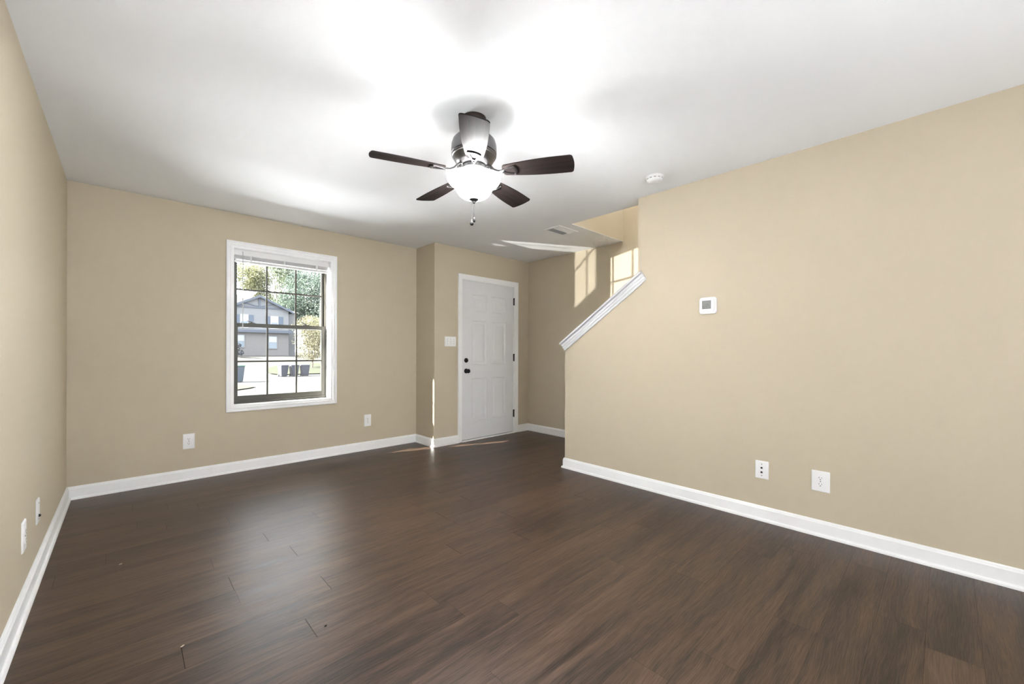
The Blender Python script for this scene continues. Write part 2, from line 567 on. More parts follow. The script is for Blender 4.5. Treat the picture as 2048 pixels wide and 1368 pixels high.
sash('upper_sash', 0.752, 1.602, 1.376, 2.095, 0.786, 1.574, 1.412, 2.06, YS + 0.034, YS + 0.064, (1.044, 1.316), (1.747,), 0.017)
m = MB()     # outer vinyl frame with side tracks and sill
m.box((WX0, YS - 0.004, WZ0), (0.752, YS + 0.075, WZ1)).box((1.602, YS - 0.004, WZ0), (WX1, YS + 0.075, WZ1))
m.box((0.752, YS - 0.004, WZ0), (1.602, YS + 0.075, 0.655)).box((0.752, YS - 0.004, 2.095), (1.602, YS + 0.075, WZ1))
wpart(m, 'window_frame', M_bronze, bevel=0.002)
for x in (0.905, 1.406):
    m = MB()
    m.box((x - 0.030, YS + 0.002, 1.414), (x + 0.030, YS + 0.026, 1.4205))
    m.lathe([(0.012, 1.4205), (0.012, 1.428), (0.009, 1.431)], 16, Matrix.Translation((x, YS + 0.014, 0)))
    m.tube([(x, YS + 0.014, 1.429), (x - 0.02, YS + 0.006, 1.432), (x - 0.038, YS - 0.004, 1.436)], [0.0045, 0.004, 0.003], 8)
    wpart(m, 'sash_lock', M_bronze, smooth=True)
# brick-faced outer reveal lining (outside the sash)
# blind, raised
bl = empty('window_blind', (1.1755, YW + 0.05, 2.11))
tag(bl, 'white mini blind raised to the top of the window', 'blind')
BL = Vector(bl.location)
def bpart(m, name, mt, parent=bl, **kw):
    m.v = [v - BL for v in m.v]
    return m.build(name, mt, parent, **kw)
yb = YW + 0.05
bpart(MB().box((0.742, yb - 0.016, 2.055), (1.609, yb + 0.028, 2.1115)), 'headrail', M_blind, bevel=0.003)
m = MB()
for i in range(9):
    z = 2.052 - i * 0.0038
    m.box((0.750, yb - 0.012, z - 0.0016), (1.601, yb + 0.020, z))
bpart(m, 'slat_stack', M_blind)
bpart(MB().box((0.750, yb - 0.013, 1.990), (1.601, yb + 0.021, 2.013)), 'bottom_rail', M_blind, bevel=0.004)
for x in (0.879, 1.172, 1.483):
    m = MB().box((x - 0.008, yb - 0.0160, 2.000), (x + 0.008, yb - 0.0135, 2.056)).box((x - 0.011, yb - 0.017, 1.996), (x + 0.011, yb - 0.0135, 2.006))
    bpart(m, 'ladder_tape', M_blind)
bpart(MB().tube([(0.811, yb - 0.022, 2.088), (0.811, yb - 0.022, 1.345)], 0.0035, 6).tube([(0.811, yb - 0.022, 2.088), (0.811, yb - 0.012, 2.094)], 0.003, 6),
      'tilt_wand', M_clear)

# ------------------------------------------------------------------ entry door
door = empty('door_1', (DX0, YD, 0))
struct(door, 'white six-panel entry door with black knob and hinges', 'door')
DL = Vector(door.location)
def dpart(m, name, mt, parent=door, **kw):
    m.v = [v - DL for v in m.v]
    return m.build(name, mt, parent, **kw)
DY = YD + 0.006          # door face
def panel_door():
    m = MB()
    x0, x1, z0, z1 = DX0 + 0.004, DX1 - 0.004, 0.020, DZ1 - 0.004
    w = x1 - x0
    cols = [(x0 + 0.145, x0 + 0.405), (x1 - 0.405, x1 - 0.145)]
    rows = [(0.235, 0.800), (0.965, 1.545), (1.655, 1.885)]
    xs = [x0, cols[0][0], cols[0][1], cols[1][0], cols[1][1], x1]
    zs = [z0] + [v for r in rows for v in r] + [z1]
    for i in range(5):
        for j in range(len(zs) - 1):
            a, c, d, e = xs[i], xs[i + 1], zs[j], zs[j + 1]
            if i in (1, 3) and j in (1, 3, 5):
                prof = [(0, 0), (0.006, -0.0025), (0.012, 0.004), (0.022, 0.009), (0.040, 0.009), (0.060, 0.0015)]
                rings = [[(a + t, DY + h, d + t), (c - t, DY + h, d + t), (c - t, DY + h, e - t), (a + t, DY + h, e - t)] for t, h in prof]
                vs = [p for r in rings for p in r]
                fs = [(q * 4 + k, q * 4 + (k + 1) % 4, (q + 1) * 4 + (k + 1) % 4, (q + 1) * 4 + k) for q in range(len(prof) - 1) for k in range(4)]
                q = (len(prof) - 1) * 4
                fs.append((q, q + 1, q + 2, q + 3))
                m.add(vs, fs)
            else:
                m.add([(a, DY, d), (c, DY, d), (c, DY, e), (a, DY, e)], [(0, 1, 2, 3)])
    # edges and back
    m.add([(x0, DY, z0), (x1, DY, z0), (x1, DY, z1), (x0, DY, z1), (x0, DY + 0.042, z0), (x1, DY + 0.042, z0), (x1, DY + 0.042, z1), (x0, DY + 0.042, z1)],
          [(0, 1, 5, 4), (1, 2, 6, 5), (2, 3, 7, 6), (3, 0, 4, 7), (4, 5, 6, 7)])
    return m
dpart(panel_door(), 'door_slab', M_door)
dp = [(0, 0.0005), (0, 0.016), (0.005, 0.018), (0.012, 0.0165), (0.030, 0.013), (0.050, 0.010), (0.058, 0.009), (0.0595, 0.0005)]
dpart(casing(CX0, CX1, 0.0, 2.1165, dp, YD, True), 'door_casing', M_trim)
m = MB()      # jamb lining
m.box((DX0 - 0.019, YD - 0.002, 0), (DX0, YD + 0.14, DZ1 + 0.019)).box((DX1, YD - 0.002, 0), (DX1 + 0.019, YD + 0.14, DZ1 + 0.019))
m.box((DX0, YD - 0.002, DZ1), (DX1, YD + 0.14, DZ1 + 0.019))
dpart(m, 'door_jamb', M_trim)
dpart(MB().box((DX0 - 0.012, YD - 0.030, 0.0005), (DX1 + 0.012, YD + 0.13, 0.013)), 'threshold', M_trim, bevel=0.003)
dpart(MB().box((DX0 + 0.004, DY + 0.010, 0.013), (DX1 - 0.004, DY + 0.04, 0.021)), 'door_sweep', M_slot)
KX = 3.142
My = Matrix.Rotation(R(90), 4, 'X')       # lathe axis z -> -y
def knobM(x, z): return Matrix.Translation((x, DY, z)) @ My
m = MB().lathe([(0.031, 0.0), (0.031, 0.004), (0.028, 0.008), (0.014, 0.010), (0.011, 0.018), (0.011, 0.030), (0.019, 0.034), (0.027, 0.042), (0.028, 0.050), (0.024, 0.058), (0.012, 0.063), (0.0, 0.064)], 32, knobM(KX, 0.893))
dpart(m, 'door_knob', M_dark, smooth=True)
m = MB().lathe([(0.030, 0.0), (0.030, 0.005), (0.026, 0.011), (0.010, 0.012), (0.0, 0.012)], 32, knobM(KX, 1.028))
m.box((KX - 0.006, DY - 0.028, 1.012), (KX + 0.006, DY - 0.011, 1.044))
dpart(m, 'deadbolt', M_dark, smooth=True)
for z in (1.842, 1.058, 0.274):
    m = MB().lathe([(0.0075, -0.052), (0.0075, 0.052)], 12, Matrix.Translation((DX1 + 0.001, YD - 0.006, z)))
    m.box((DX1 - 0.012, YD + 0.000, z - 0.050), (DX1 + 0.012, YD - 0.0035, z + 0.050))
    dpart(m, 'hinge', M_dark)

# ------------------------------------------------------------------ sloping cap on the half wall
m = MB()
d = Vector((0, -1, CAP_S)).normalized()           # up-slope direction
nrm = Vector((0, d.z, -d.y)) * 1.0
nrm = Vector((0, CAP_S, 1)).normalized()
base = Vector((0, YE, ZE))
def cap_prof():
    x0, x1 = XR, XR2
    return [(x0 + 0.001, -0.070), (x0 - 0.012, -0.070), (x0 - 0.014, -0.066), (x0 - 0.014, -0.056), (x0 - 0.010, -0.053), (x0 - 0.010, -0.049), (x0 - 0.018, -0.044),
            (x0 - 0.021, -0.034), (x0 - 0.018, -0.026), (x0 - 0.013, -0.022), (x0 - 0.018, -0.016), (x0 - 0.024, -0.008), (x0 - 0.024, -0.004), (x0 - 0.008, -0.0035), (x0 - 0.008, 0.0005),
            (x0 - 0.036, 0.0010), (x0 - 0.040, 0.006), (x0 - 0.040, 0.013), (x0 - 0.034, 0.020), (x1 + 0.034, 0.020), (x1 + 0.038, 0.011), (x1 + 0.034, 0.002), (x1 + 0.024, 0.0), (x1 + 0.024, -0.05), (x1 + 0.001, -0.05), (x1 + 0.001, 0.0005), (x0 + 0.001, 0.0005)]
prof = cap_prof()
lo = -0.045
Lfull = (YE - YT) / -d.y
rings = []
for t in (lo, Lfull + 0.005):
    rings.append([Vector((x, 0, 0)) + base + d * t + nrm * h for x, h in prof])
k = len(prof)
m.add(rings[0] + rings[1], [(q, (q + 1) % k, k + (q + 1) % k, k + q) for q in range(k)] + [tuple(range(k)), tuple(range(2 * k - 1, k - 1, -1))])
# room-side moulding returns a little past the full-height wall
pr2 = [(x, h) for x, h in prof if x < XR + 0.0005][0:18]
pr2 = pr2 + [(XR + 0.0005, 0.020)]
rings = [[Vector((x, 0, 0)) + base + d * t + nrm * h for x, h in pr2] for t in (Lfull + 0.005, Lfull + 0.055)]
k = len(pr2)
m.add(rings[0] + rings[1], [(q, (q + 1) % k, k + (q + 1) % k, k + q) for q in range(k)] + [tuple(range(k)), tuple(range(2 * k - 1, k - 1, -1))])
struct(m.build('trim_1', M_cap), 'white moulded cap sloping along the top of the stair half wall', 'trim')

# ------------------------------------------------------------------ wall plates
def rrect(w, h, r, n=5):
    pts = []
    for cx, cy, a0 in ((w / 2 - r, h / 2 - r, 0), (-w / 2 + r, h / 2 - r, 90), (-w / 2 + r, -h / 2 + r, 180), (w / 2 - r, -h / 2 + r, 270)):
        for i in range(n + 1):
            t = R(a0 + 90 * i / n)
            pts.append((cx + r * math.cos(t), cy + r * math.sin(t)))
    return pts
# local frame of a wall fitting: X right, Z up, -Y out of the wall
MP = Matrix(((1, 0, 0, 0), (0, 0, -1, 0), (0, 1, 0, 0), (0, 0, 0, 1)))   # prism XY -> XZ, height -> -Y
def cover_plate(w, h):
    m = MB()
    rings = []
    for ins, ht in ((0.0, 0.0002), (0.0, 0.0022), (0.0035, 0.0060), (0.006, 0.0066)):
        rings.append([(x, -ht, z) for x, z in rrect(w - 2 * ins, h - 2 * ins, 0.004)])
    k = len(rings[0])
    vs = [p for r in rings for p in r]
    fs = [(i * k + q, i * k + (q + 1) % k, (i + 1) * k + (q + 1) % k, (i + 1) * k + q) for i in range(len(rings) - 1) for q in range(k)]
    fs.append(tuple((len(rings) - 1) * k + q for q in range(k)))
    m.add(vs, fs)
    return m
def screw(z, parent, x=0.0):
    m = MB().lathe([(0.0032, 0.006), (0.0032, 0.0078), (0.0018, 0.0082)], 12, Matrix.Translation((x, 0, z)) @ My)
    return m.build('screw', M_pewter, parent, smooth=True)
def make_outlet(w, h):
    root = empty('wall_outlet')
    cover_plate(w, h).build('cover_plate', M_plate, root, smooth=True)
    for zz in (0.0195, -0.0195):
        pts = []
        for i in range(33):
            t = 2 * math.pi * i / 32
            pts.append((0.0172 * math.cos(t), max(-0.0135, min(0.0135, 0.0172 * math.sin(t)))))
        m = MB().prism(pts[:-1], 0.006, 0.0094, Matrix.Translation((0, 0, zz)) @ MP)
        r = m.build('receptacle', M_plate, root, bevel=0.0008)
        sl = MB()
        sl.box((-0.0078, -0.0098, zz + 0.0000), (-0.0054, -0.0090, zz + 0.0088)).box((0.0054, -0.0098, zz + 0.0008), (0.0074, -0.0090, zz + 0.0080))
        sl.lathe([(0.0028, 0.0090), (0.0028, 0.0098)], 12, Matrix.Translation((0, 0, zz - 0.0070)) @ My)
        sl.build('socket_slots', M_slot, r)
    screw(0, root)
    return root
def make_jack(w, h, two=True):
    root = empty('jack_plate')
    cover_plate(w, h).build('cover_plate', M_plate, root, smooth=True)
    m = MB().lathe([(0.0062, 0.006), (0.0062, 0.010), (0.0046, 0.010), (0.0046, 0.015), (0.0, 0.015)], 16, Matrix.Translation((0, 0, 0.014)) @ My)
    if two:
        m.build('coax_jack', M_dark, root)
        p = MB().box((-0.009, -0.0095, -0.024), (0.009, -0.006, -0.008)).build('phone_jack', M_plate, root, bevel=0.001)
        MB().box((-0.0062, -0.0100, -0.0220), (0.0062, -0.0094, -0.0105)).box((-0.003, -0.0100, -0.0108), (0.003, -0.0094, -0.0086)).build('jack_hole', M_slot, p)
    else:
        MB().lathe([(0.0075, 0.006), (0.0075, 0.010), (0.0050, 0.010), (0.0050, 0.014), (0.0, 0.014)], 16, Matrix.Translation((0, 0, -0.024)) @ My).build('coax_jack', M_dark, root)
    screw(h / 2 - 0.022, root)
    screw(-h / 2 + 0.022, root)
    return root
G = 'duplex outlets around the room'
# far wall (room towards -y)
o1 = make_outlet(0.083, 0.135)
o1.location = (0.4035, YW, 0.341)
tag(o1, 'white duplex outlet on the far wall left of the window', 'outlet', G)
o2 = copy_tree(o1)
o2.location = (2.034, YW, 0.341)
tag(o2, 'white duplex outlet on the far wall right of the window, low near the corner', 'outlet', G)
o3 = copy_tree(o1)
o3.location, o3.rotation_euler = (XL, 2.79, 0.322), (0, 0, R(90))
tag(o3, 'white duplex outlet on the left wall, nearer the camera', 'outlet', G)
o4 = make_outlet(0.094, 0.129)
o4.location, o4.rotation_euler = (XR, 0.528, 0.3395), (0, 0, R(-90))
tag(o4, 'larger white duplex outlet on the right wall above the baseboard', 'outlet', G)
j1 = make_jack(0.080, 0.121)
j1.location, j1.rotation_euler = (XR, 0.851, 0.3435), (0, 0, R(-90))
tag(j1, 'white jack plate with two dark ports on the right wall', 'wall plate', 'jack plates')
j2 = make_jack(0.080, 0.125, False)
j2.location, j2.rotation_euler = (XL, 3.178, 0.322), (0, 0, R(90))
tag(j2, 'white plate with one dark jack on the left wall near the corner', 'wall plate', 'jack plates')
# three-gang switch
sw = empty('light_switch', (2.896, YD, 1.263))
tag(sw, 'white three-toggle light switch plate beside the entry door', 'light switch')
cover_plate(0.168, 0.120).build('cover_plate', M_plate, sw, smooth=True)
for x, up in ((-0.046, 1), (0.0, -1), (0.046, 1)):
    m = MB().box((x - 0.0052, -0.0085, -0.0125), (x + 0.0052, -0.006, 0.0125))
    m.add([(x - 0.0035, -0.008, -0.005), (x + 0.0035, -0.008, -0.005), (x + 0.0035, -0.008, 0.005), (x - 0.0035, -0.008, 0.005),
           (x - 0.003, -0.021, up * 0.010 - 0.003), (x + 0.003, -0.021, up * 0.010 - 0.003), (x + 0.003, -0.021, up * 0.010 + 0.003), (x - 0.003, -0.021, up * 0.010 + 0.003)],
          [(0, 1, 5, 4), (1, 2, 6, 5), (2, 3, 7, 6), (3, 0, 4, 7), (4, 5, 6, 7)])
    m.build('toggle', M_plate, sw)
    screw(0.030, sw, x)
    screw(-0.030, sw, x)

# thermostat
th = empty('thermostat', (XR, 1.205, 1.4875), R(-90))
tag(th, 'small white thermostat with grey screen on the right wall', 'thermostat')
m = MB()
rings = []
for ins, ht, dx in ((0.001, 0.0, 0), (0.0, 0.008, 0), (0.002, 0.015, 0), (0.010, 0.0185, 0), (0.0135, 0.0185, 0), (0.0145, 0.024, 0), (0.016, 0.0255, 0)):
    rings.append([(x, -ht, z) for x, z in rrect(0.124 - 2 * ins, 0.124 - 2 * ins, 0.020 - ins * 0.6)])
k = len(rings[0])
m.add([p for r in rings for p in r], [(i * k + q, i * k + (q + 1) % k, (i + 1) * k + (q + 1) % k, (i + 1) * k + q) for i in range(len(rings) - 1) for q in range(k)]
      + [tuple((len(rings) - 1) * k + q for q in range(k))])
m.build('body', M_plate, th, smooth=True)
scn = MB().box((-0.036, -0.0262, -0.026), (0.028, -0.0250, 0.036)).build('screen', M_lcd, th)
m = MB()
for x, z, w, h in ((-0.0355, 0.005, 0.0015, 0.060), (-0.004, 0.0353, 0.062, 0.0012), (-0.013, 0.006, 0.005, 0.003), (-0.004, 0.006, 0.002, 0.014), (0.003, 0.006, 0.002, 0.016), (0.010, 0.006, 0.002, 0.015),
                   (-0.022, -0.008, 0.009, 0.004), (-0.006, -0.008, 0.010, 0.004), (0.010, -0.006, 0.008, 0.004), (0.016, 0.022, 0.010, 0.002), (-0.020, -0.020, 0.012, 0.004), (0.000, -0.020, 0.010, 0.004), (0.016, -0.020, 0.010, 0.004)):
    m.box((x - w / 2, -0.0266, z - h / 2), (x + w / 2, -0.0262, z + h / 2))
m.build('display_marks', M_lcd_mark, scn)

# ------------------------------------------------------------------ smoke detector (hangs from the ceiling)
sd = empty('smoke_detector', (2.845, 1.478, H))
tag(sd, 'round white smoke detector on the ceiling by the right wall', 'smoke detector')
MB().lathe([(0.062, 0.0), (0.062, -0.008), (0.058, -0.010)], 40).build('mounting_ring', M_plate, sd, smooth=True)
MB().lathe([(0.056, -0.009), (0.058, -0.014), (0.057, -0.024), (0.050, -0.034), (0.036, -0.040), (0.018, -0.042), (0.0, -0.042)], 40).build('cover', M_plate, sd, smooth=True)
m = MB()
for i in range(12):
    t = 2 * math.pi * i / 12
    Mr = Matrix.Rotation(t, 4, 'Z')
    m.box((0.0560, -0.009, -0.0225), (0.0585, 0.009, -0.0165), Mr)
m.build('vent_slots', mat('grey_slot', (0.35, 0.35, 0.35), 0.6), sd)
MB().lathe([(0.0075, -0.040), (0.0075, -0.045), (0.0, -0.0455)], 16, Matrix.Translation((0.015, -0.012, 0))).build('test_button', M_plate, sd, smooth=True)

# ------------------------------------------------------------------ ceiling air vent
av = empty('ceiling_vent', (3.383, 2.824, H))
tag(av, 'white louvred air vent in the ceiling beside the stair opening', 'air vent')
m = MB()
pv = [(0.0, 0.0), (0.0, 0.003), (0.004, 0.006), (0.016, 0.0085), (0.021, 0.009), (0.022, 0.004), (0.022, 0.001)]
rings = []
for ins, pz in pv:
    x, y = 0.158 - ins, 0.108 - ins
    rings.append([(-x, -y, -pz), (x, -y, -pz), (x, y, -pz), (-x, y, -pz)])
m.add([p for r in rings for p in r], [(i * 4 + q, i * 4 + (q + 1) % 4, (i + 1) * 4 + (q + 1) % 4, (i + 1) * 4 + q) for i in range(len(rings) - 1) for q in range(4)])
m.build('vent_frame', M_plate, av)
MB().box((-0.137, -0.087, -0.0018), (0.137, 0.087, -0.0006)).build('vent_throat', mat('vent_shadow', (0.38, 0.38, 0.38), 0.8), av)
for i in range(9):
    y = -0.078 + i * 0.0195
    sgn = -1 if i < 4 else 1
    m = MB().box((-0.134, -0.0085, -0.0006), (0.134, 0.0085, 0.0006), Matrix.Translation((0, y, -0.0068)) @ Matrix.Rotation(R(28 * sgn), 4, 'X'))
    m.build('louvre', M_plate, av)
MB().box((0.100, -0.006, -0.016), (0.108, 0.006, -0.007)).build('damper_lever', M_plate, av)

# ------------------------------------------------------------------ ceiling fan
FX, FY = 1.405, 1.800
fan = empty('ceiling_fan', (FX, FY, H))
tag(fan, 'five-blade dark wood ceiling fan with lit white glass bowl', 'ceiling fan')
fz = lambda z: z - H
MB().lathe([(r, fz(z)) for r, z in ((0.067, 2.4395), (0.068, 2.425), (0.062, 2.405), (0.045, 2.390), (0.026, 2.384))], 48).build('canopy', mat('dark_bronze', (0.06, 0.045, 0.038), 0.35, metal=0.8), fan, smooth=True)
MB().lathe([(0.016, fz(2.386)), (0.016, fz(2.335))], 24).build('downrod', M_pewter, fan, smooth=True)
hp = [(0.030, 2.350), (0.062, 2.346), (0.098, 2.332), (0.117, 2.312), (0.1245, 2.288), (0.126, 2.262), (0.1255, 2.240), (0.1215, 2.236), (0.1215, 2.232), (0.124, 2.229), (0.122, 2.224), (0.117, 2.221), (0.111, 2.207), (0.101, 2.190), (0.086, 2.177), (0.070, 2.171), (0.040, 2.170)]
hs = MB().lathe([(r, fz(z)) for r, z in hp], 64).build('motor_housing', M_pewter, fan, smooth=True)
m = MB()
for i in range(20):
    if i % 4 == 3: continue
    t = 2 * math.pi * i / 20
    MB().box((0.1085, -0.0085, -0.005), (0.1125, 0.0085, 0.005), Matrix.Rotation(t, 4, 'Z') @ Matrix.Translation((-0.001, 0, fz(2.205))) @ Matrix.Rotation(R(30), 4, 'Y')).build('vent_slot', M_slot, hs)
MB().lathe([(r, fz(z)) for r, z in ((0.066, 2.172), (0.071, 2.165), (0.071, 2.150), (0.064, 2.146), (0.062, 2.135), (0.066, 2.128), (0.068, 2.122), (0.050, 2.118), (0.02, 2.118))], 48).build('light_fitter', M_chrome, fan, smooth=True)
# stem that holds the bowl
MB().lathe([(0.006, fz(2.120)), (0.006, fz(1.99))], 12).build('bowl_stem', M_chrome, fan)
outer = [(0.1478, 2.1055), (0.1478, 2.102), (0.1455, 2.092), (0.136, 2.079), (0.121, 2.068), (0.109, 2.058), (0.102, 2.046), (0.095, 2.030), (0.083, 2.013), (0.064, 2.0), (0.040, 1.993), (0.012, 1.990)]
inner = [(max(r - 0.004, 0.012), z + (0.004 if r < 0.1 else 0.0015)) for r, z in outer][::-1]
inner[0] = (0.012, 1.994)
MB().lathe([(r, fz(z)) for r, z in outer + inner], 64, cap=False).build('glass_bowl', M_bowl, fan, smooth=True, angle=60)
bowl_o = fan.children[-1] if False else bpy.data.objects['glass_bowl']
bowl_o.data.materials.append(M_bowl_in)
for p in bowl_o.data.polygons:
    p.material_index = 1 if p.index >= 64 * len(outer) - 64 or p.normal.z > 0.2 else 0
fin = MB().lathe([(r, fz(z)) for r, z in ((0.012, 1.996), (0.025, 1.991), (0.027, 1.987), (0.020, 1.982), (0.011, 1.978), (0.008, 1.968), (0.0, 1.965))], 32).build('finial', M_chain, fan, smooth=True)
def chain(x, y, z0, z1, big):
    m = MB()
    n = int((z0 - z1) / 0.0045)
    m.tube([(x, y, fz(z0)), (x, y, fz(z1))], 0.0009, 6)
    for i in range(n):
        z = z0 - (z0 - z1) * (i + 0.5) / n
        m.lathe([(0.0, fz(z) - 0.0017), (0.0017, fz(z)), (0.0, fz(z) + 0.0017)], 6, Matrix.Translation((x, y, 0)), cap=False)
    c = m.build('pull_chain', M_chain, fan)
    if big:
        pf = [(0.0, 0.0), (0.0025, -0.003), (0.0055, -0.012), (0.0095, -0.021), (0.0105, -0.027), (0.0085, -0.033), (0.0045, -0.0355), (0.0, -0.036)]
    else:
        pf = [(0.0, 0.0), (0.003, -0.003), (0.0055, -0.010), (0.0065, -0.018), (0.0055, -0.026), (0.003, -0.030), (0.0, -0.031)]
    MB().lathe([(r, fz(z1) + z) for r, z in pf], 20, Matrix.Translation((x, y, 0))).build('chain_fob', M_chain, c, smooth=True)
ca, sa = math.cos(YAW), -math.sin(YAW)
chain(-0.010 * ca - 0.012 * math.sin(YAW), -0.010 * sa - 0.012 * math.cos(YAW), 1.990, 1.876, True)
chain(0.001 * ca + 0.012 * math.sin(YAW), 0.001 * sa + 0.012 * math.cos(YAW), 1.985, 1.895, False)
# blades
def blade_outline():
    pts = []
    r0, r1 = 0.165, 0.548
    def hw(r):
        t = (r - r0) / (r1 - r0)
        return 0.040 + 0.0285 * math.sin(min(1.0, t * 1.25) * math.pi / 2) ** 0.9
    up = []
    for i in range(15):
        r = r0 + 0.012 + (r1 - 0.022 - r0 - 0.012) * i / 14
        up.append((r, hw(r)))
    w = hw(r1) + 0.0005
    rc = 0.017
    tip = []
    for a in range(0, 91, 15):
        tip.append((r1 - rc + rc * math.sin(R(a)), w - rc + rc * math.cos(R(a))))
    for i in range(1, 6):
        y = (w - rc) * (1 - 2 * i / 6)
        tip.append((r1 + 0.006 * (1 - (y / (w - rc)) ** 2), y))
    tip += [(x, -y) for x, y in reversed(tip[:7])]
    root = [(r0 + 0.003, -hw(r0) + 0.006), (r0, -hw(r0) + 0.016), (r0, hw(r0) - 0.016), (r0 + 0.003, hw(r0) - 0.006)]
    return up + tip + [(r, -h) for r, h in reversed(up)] + root
BLZ = 2.136
for kk in range(5):
    ang = -0.219 - YAW + kk * R(72)
    hub = empty('blade_pivot')
    # the blade itself is the part; bracket hangs on it
    Mb = Matrix.Rotation(ang, 4, 'Z') @ Matrix.Translation((0, 0, fz(BLZ))) @ Matrix.Rotation(R(-12), 4, 'X')
    bpy.data.objects.remove(hub)
    bl_o = MB().prism(blade_outline(), -0.003, 0.003).build('blade', M_blade, fan, bevel=0.0012)
    bl_o.matrix_local = Mb
    m = MB()
    zb = -0.0055
    m.box((0.150, -0.010, zb - 0.004), (0.176, 0.010, zb + 0.002))
    for sgn in (1, -1):
        m.add([(0.158, sgn * 0.002, zb - 0.003), (0.158, sgn * 0.011, zb - 0.003), (0.226, sgn * 0.036, zb - 0.003), (0.226, sgn * 0.024, zb - 0.003),
               (0.158, sgn * 0.002, zb + 0.002), (0.158, sgn * 0.011, zb + 0.002), (0.226, sgn * 0.036, zb + 0.002), (0.226, sgn * 0.024, zb + 0.002)],
              [(0, 1, 2, 3), (4, 5, 6, 7), (0, 1, 5, 4), (1, 2, 6, 5), (2, 3, 7, 6), (3, 0, 4, 7)])
    arc, arc2 = [], []
    for i in range(9):
        y = -0.037 + 0.074 * i / 8
        q = 0.012 * (1 - (y / 0.037) ** 2)
        arc.append((0.222 + q, y))
        arc2.append((0.234 + q, y))
    m.prism(arc + arc2[::-1], zb - 0.004, zb + 0.002)
    for q in ((0.231, -0.028), (0.231, 0.028), (0.170, 0.0)):
        m.lathe([(0.0042, zb - 0.005), (0.0042, zb - 0.003)], 10, Matrix.Translation((q[0], q[1], 0)))
    # curved arm down from the motor
    m.tube([(0.070, 0, 0.040), (0.092, 0, 0.030), (0.112, 0, 0.008), (0.135, 0, -0.004), (0.160, 0, -0.006)], [0.010, 0.0085, 0.0075, 0.0075, 0.0075], 10)
    m.build('blade_bracket', M_pewter, bl_o, bevel=0.0006)
# lamp bulbs inside the bowl
for dx, dy in ((0.026, 0.022), (-0.026, -0.022)):
    add_light('fan_bulb', 'POINT', (FX + dx, FY + dy, 2.022), 2.6, (0.98, 0.985, 0.985), shadow_soft_size=0.035)

# ------------------------------------------------------------------ specks of debris on the floor
M_speck = mat('dark_speck', (0.02, 0.016, 0.012), 0.8)
M_chip = mat('pale_chip', (0.55, 0.48, 0.40), 0.8)
def speck(x, y, s, m, label, rz=0.0, name='debris_crumb'):
    o = MB().lathe([(0.0, 0.0), (s * 0.9, s * 0.15), (s, s * 0.4), (s * 0.6, s * 0.75), (0.0, s * 0.8)], 8, Matrix.Rotation(rz, 4, 'Z') @ Matrix.Diagonal((1.6, 0.7, 0.7, 1)), cap=False).build(name, m)
    o.location = (x, y, 0.0005)
    tag(o, label, 'debris', 'floor debris')
speck(0.605, 1.765, 0.0045, M_speck, 'tiny dark crumb beside a plank end seam in front of the window', 0.4)
speck(-0.02, 3.02, 0.0055, M_chip, 'pale chip on the floor near the left wall plates', 0.5)
speck(0.16, 2.02, 0.005, M_chip, 'pale splinter on the floor at the lower left', 0.6)

# ------------------------------------------------------------------ outdoors
M_conc = mat('pale_concrete', (0.040, 0.039, 0.036), 0.85, noise_amt=0.06, noise_scale=0.8)
M_road = mat('asphalt', (0.022, 0.022, 0.024), 0.85, noise_amt=0.08, noise_scale=3)
M_grass = mat('lawn_grass', (0.017, 0.021, 0.007), 0.95, noise_amt=0.3, noise_scale=2.5)
M_siding = mat('grey_siding', (0.168, 0.172, 0.185), 0.8, noise_amt=0.03)
M_brick = mat('taupe_brick', (0.151, 0.145, 0.147), 0.85, noise_amt=0.12, noise_scale=4)
M_shutter = mat('slate_shutter', (0.071, 0.092, 0.130), 0.6)
M_gtrim = mat('slate_trim', (0.071, 0.084, 0.113), 0.6)
M_wtrim = mat('white_house_trim', (0.315, 0.328, 0.336), 0.5)
M_roof = mat('pale_shingle', (0.052, 0.050, 0.053), 0.9, noise_amt=0.15, noise_scale=3)
M_hglass = mat('house_glass', (0.143, 0.176, 0.218), 0.15)
M_bin = mat('grey_bin_plastic', (0.050, 0.052, 0.067), 0.45)
M_binlid = mat('bin_lid_plastic', (0.084, 0.088, 0.101), 0.4)
M_binb = mat('blue_bin_plastic', (0.055, 0.068, 0.088), 0.45)
M_binlg = mat('green_bin_lid', (0.034, 0.105, 0.071), 0.4)
M_bark = mat('bark', (0.16, 0.13, 0.10), 0.9, noise_amt=0.2)

def gz(y):
    if y < 12: return -1.65
    if y < 20: return -1.65 + 0.65 * (y - 12) / 8
    if y < 40: return -1.0
    if y < 57: return -1.0 + 1.55 * (y - 40) / 17
    return 0.55
def drape(poly, dz, name, m, label, cat, step=1.5):
    """cut a plan polygon with x-ranges per y row: poly = [(y, x0, x1), ...]"""
    b = MB()
    vs, fs = [], []
    for y, x0, x1 in poly:
        n = 6
        for i in range(n + 1):
            vs.append((x0 + (x1 - x0) * i / n, y, gz(y) + dz))
    for j in range(len(poly) - 1):
        for i in range(6):
            a = j * 7 + i
            fs.append((a, a + 1, a + 8, a + 7))
    b.add(vs, fs)
    return struct(b.build(name, m, smooth=True), label, cat)
drape([(4.87, -60, 70), (5, -60, 70), (12, -60, 70), (16, -60, 75), (20, -60, 75), (31, -60, 80)], -0.03, 'sidewalk', M_conc, 'pale concrete apron seen through the lower panes', 'pavement')
drape([(31, -60, 80), (36, -60, 80), (40, -60, 80)], -0.03, 'street', M_road, 'grey asphalt street beyond the window', 'street')
drape([(40, -60, 90), (46, -60, 90), (52, -60, 90), (57, -60, 100), (150, -120, 200)], -0.03, 'driveway', M_conc, 'pale driveway in front of the house across the street', 'driveway')
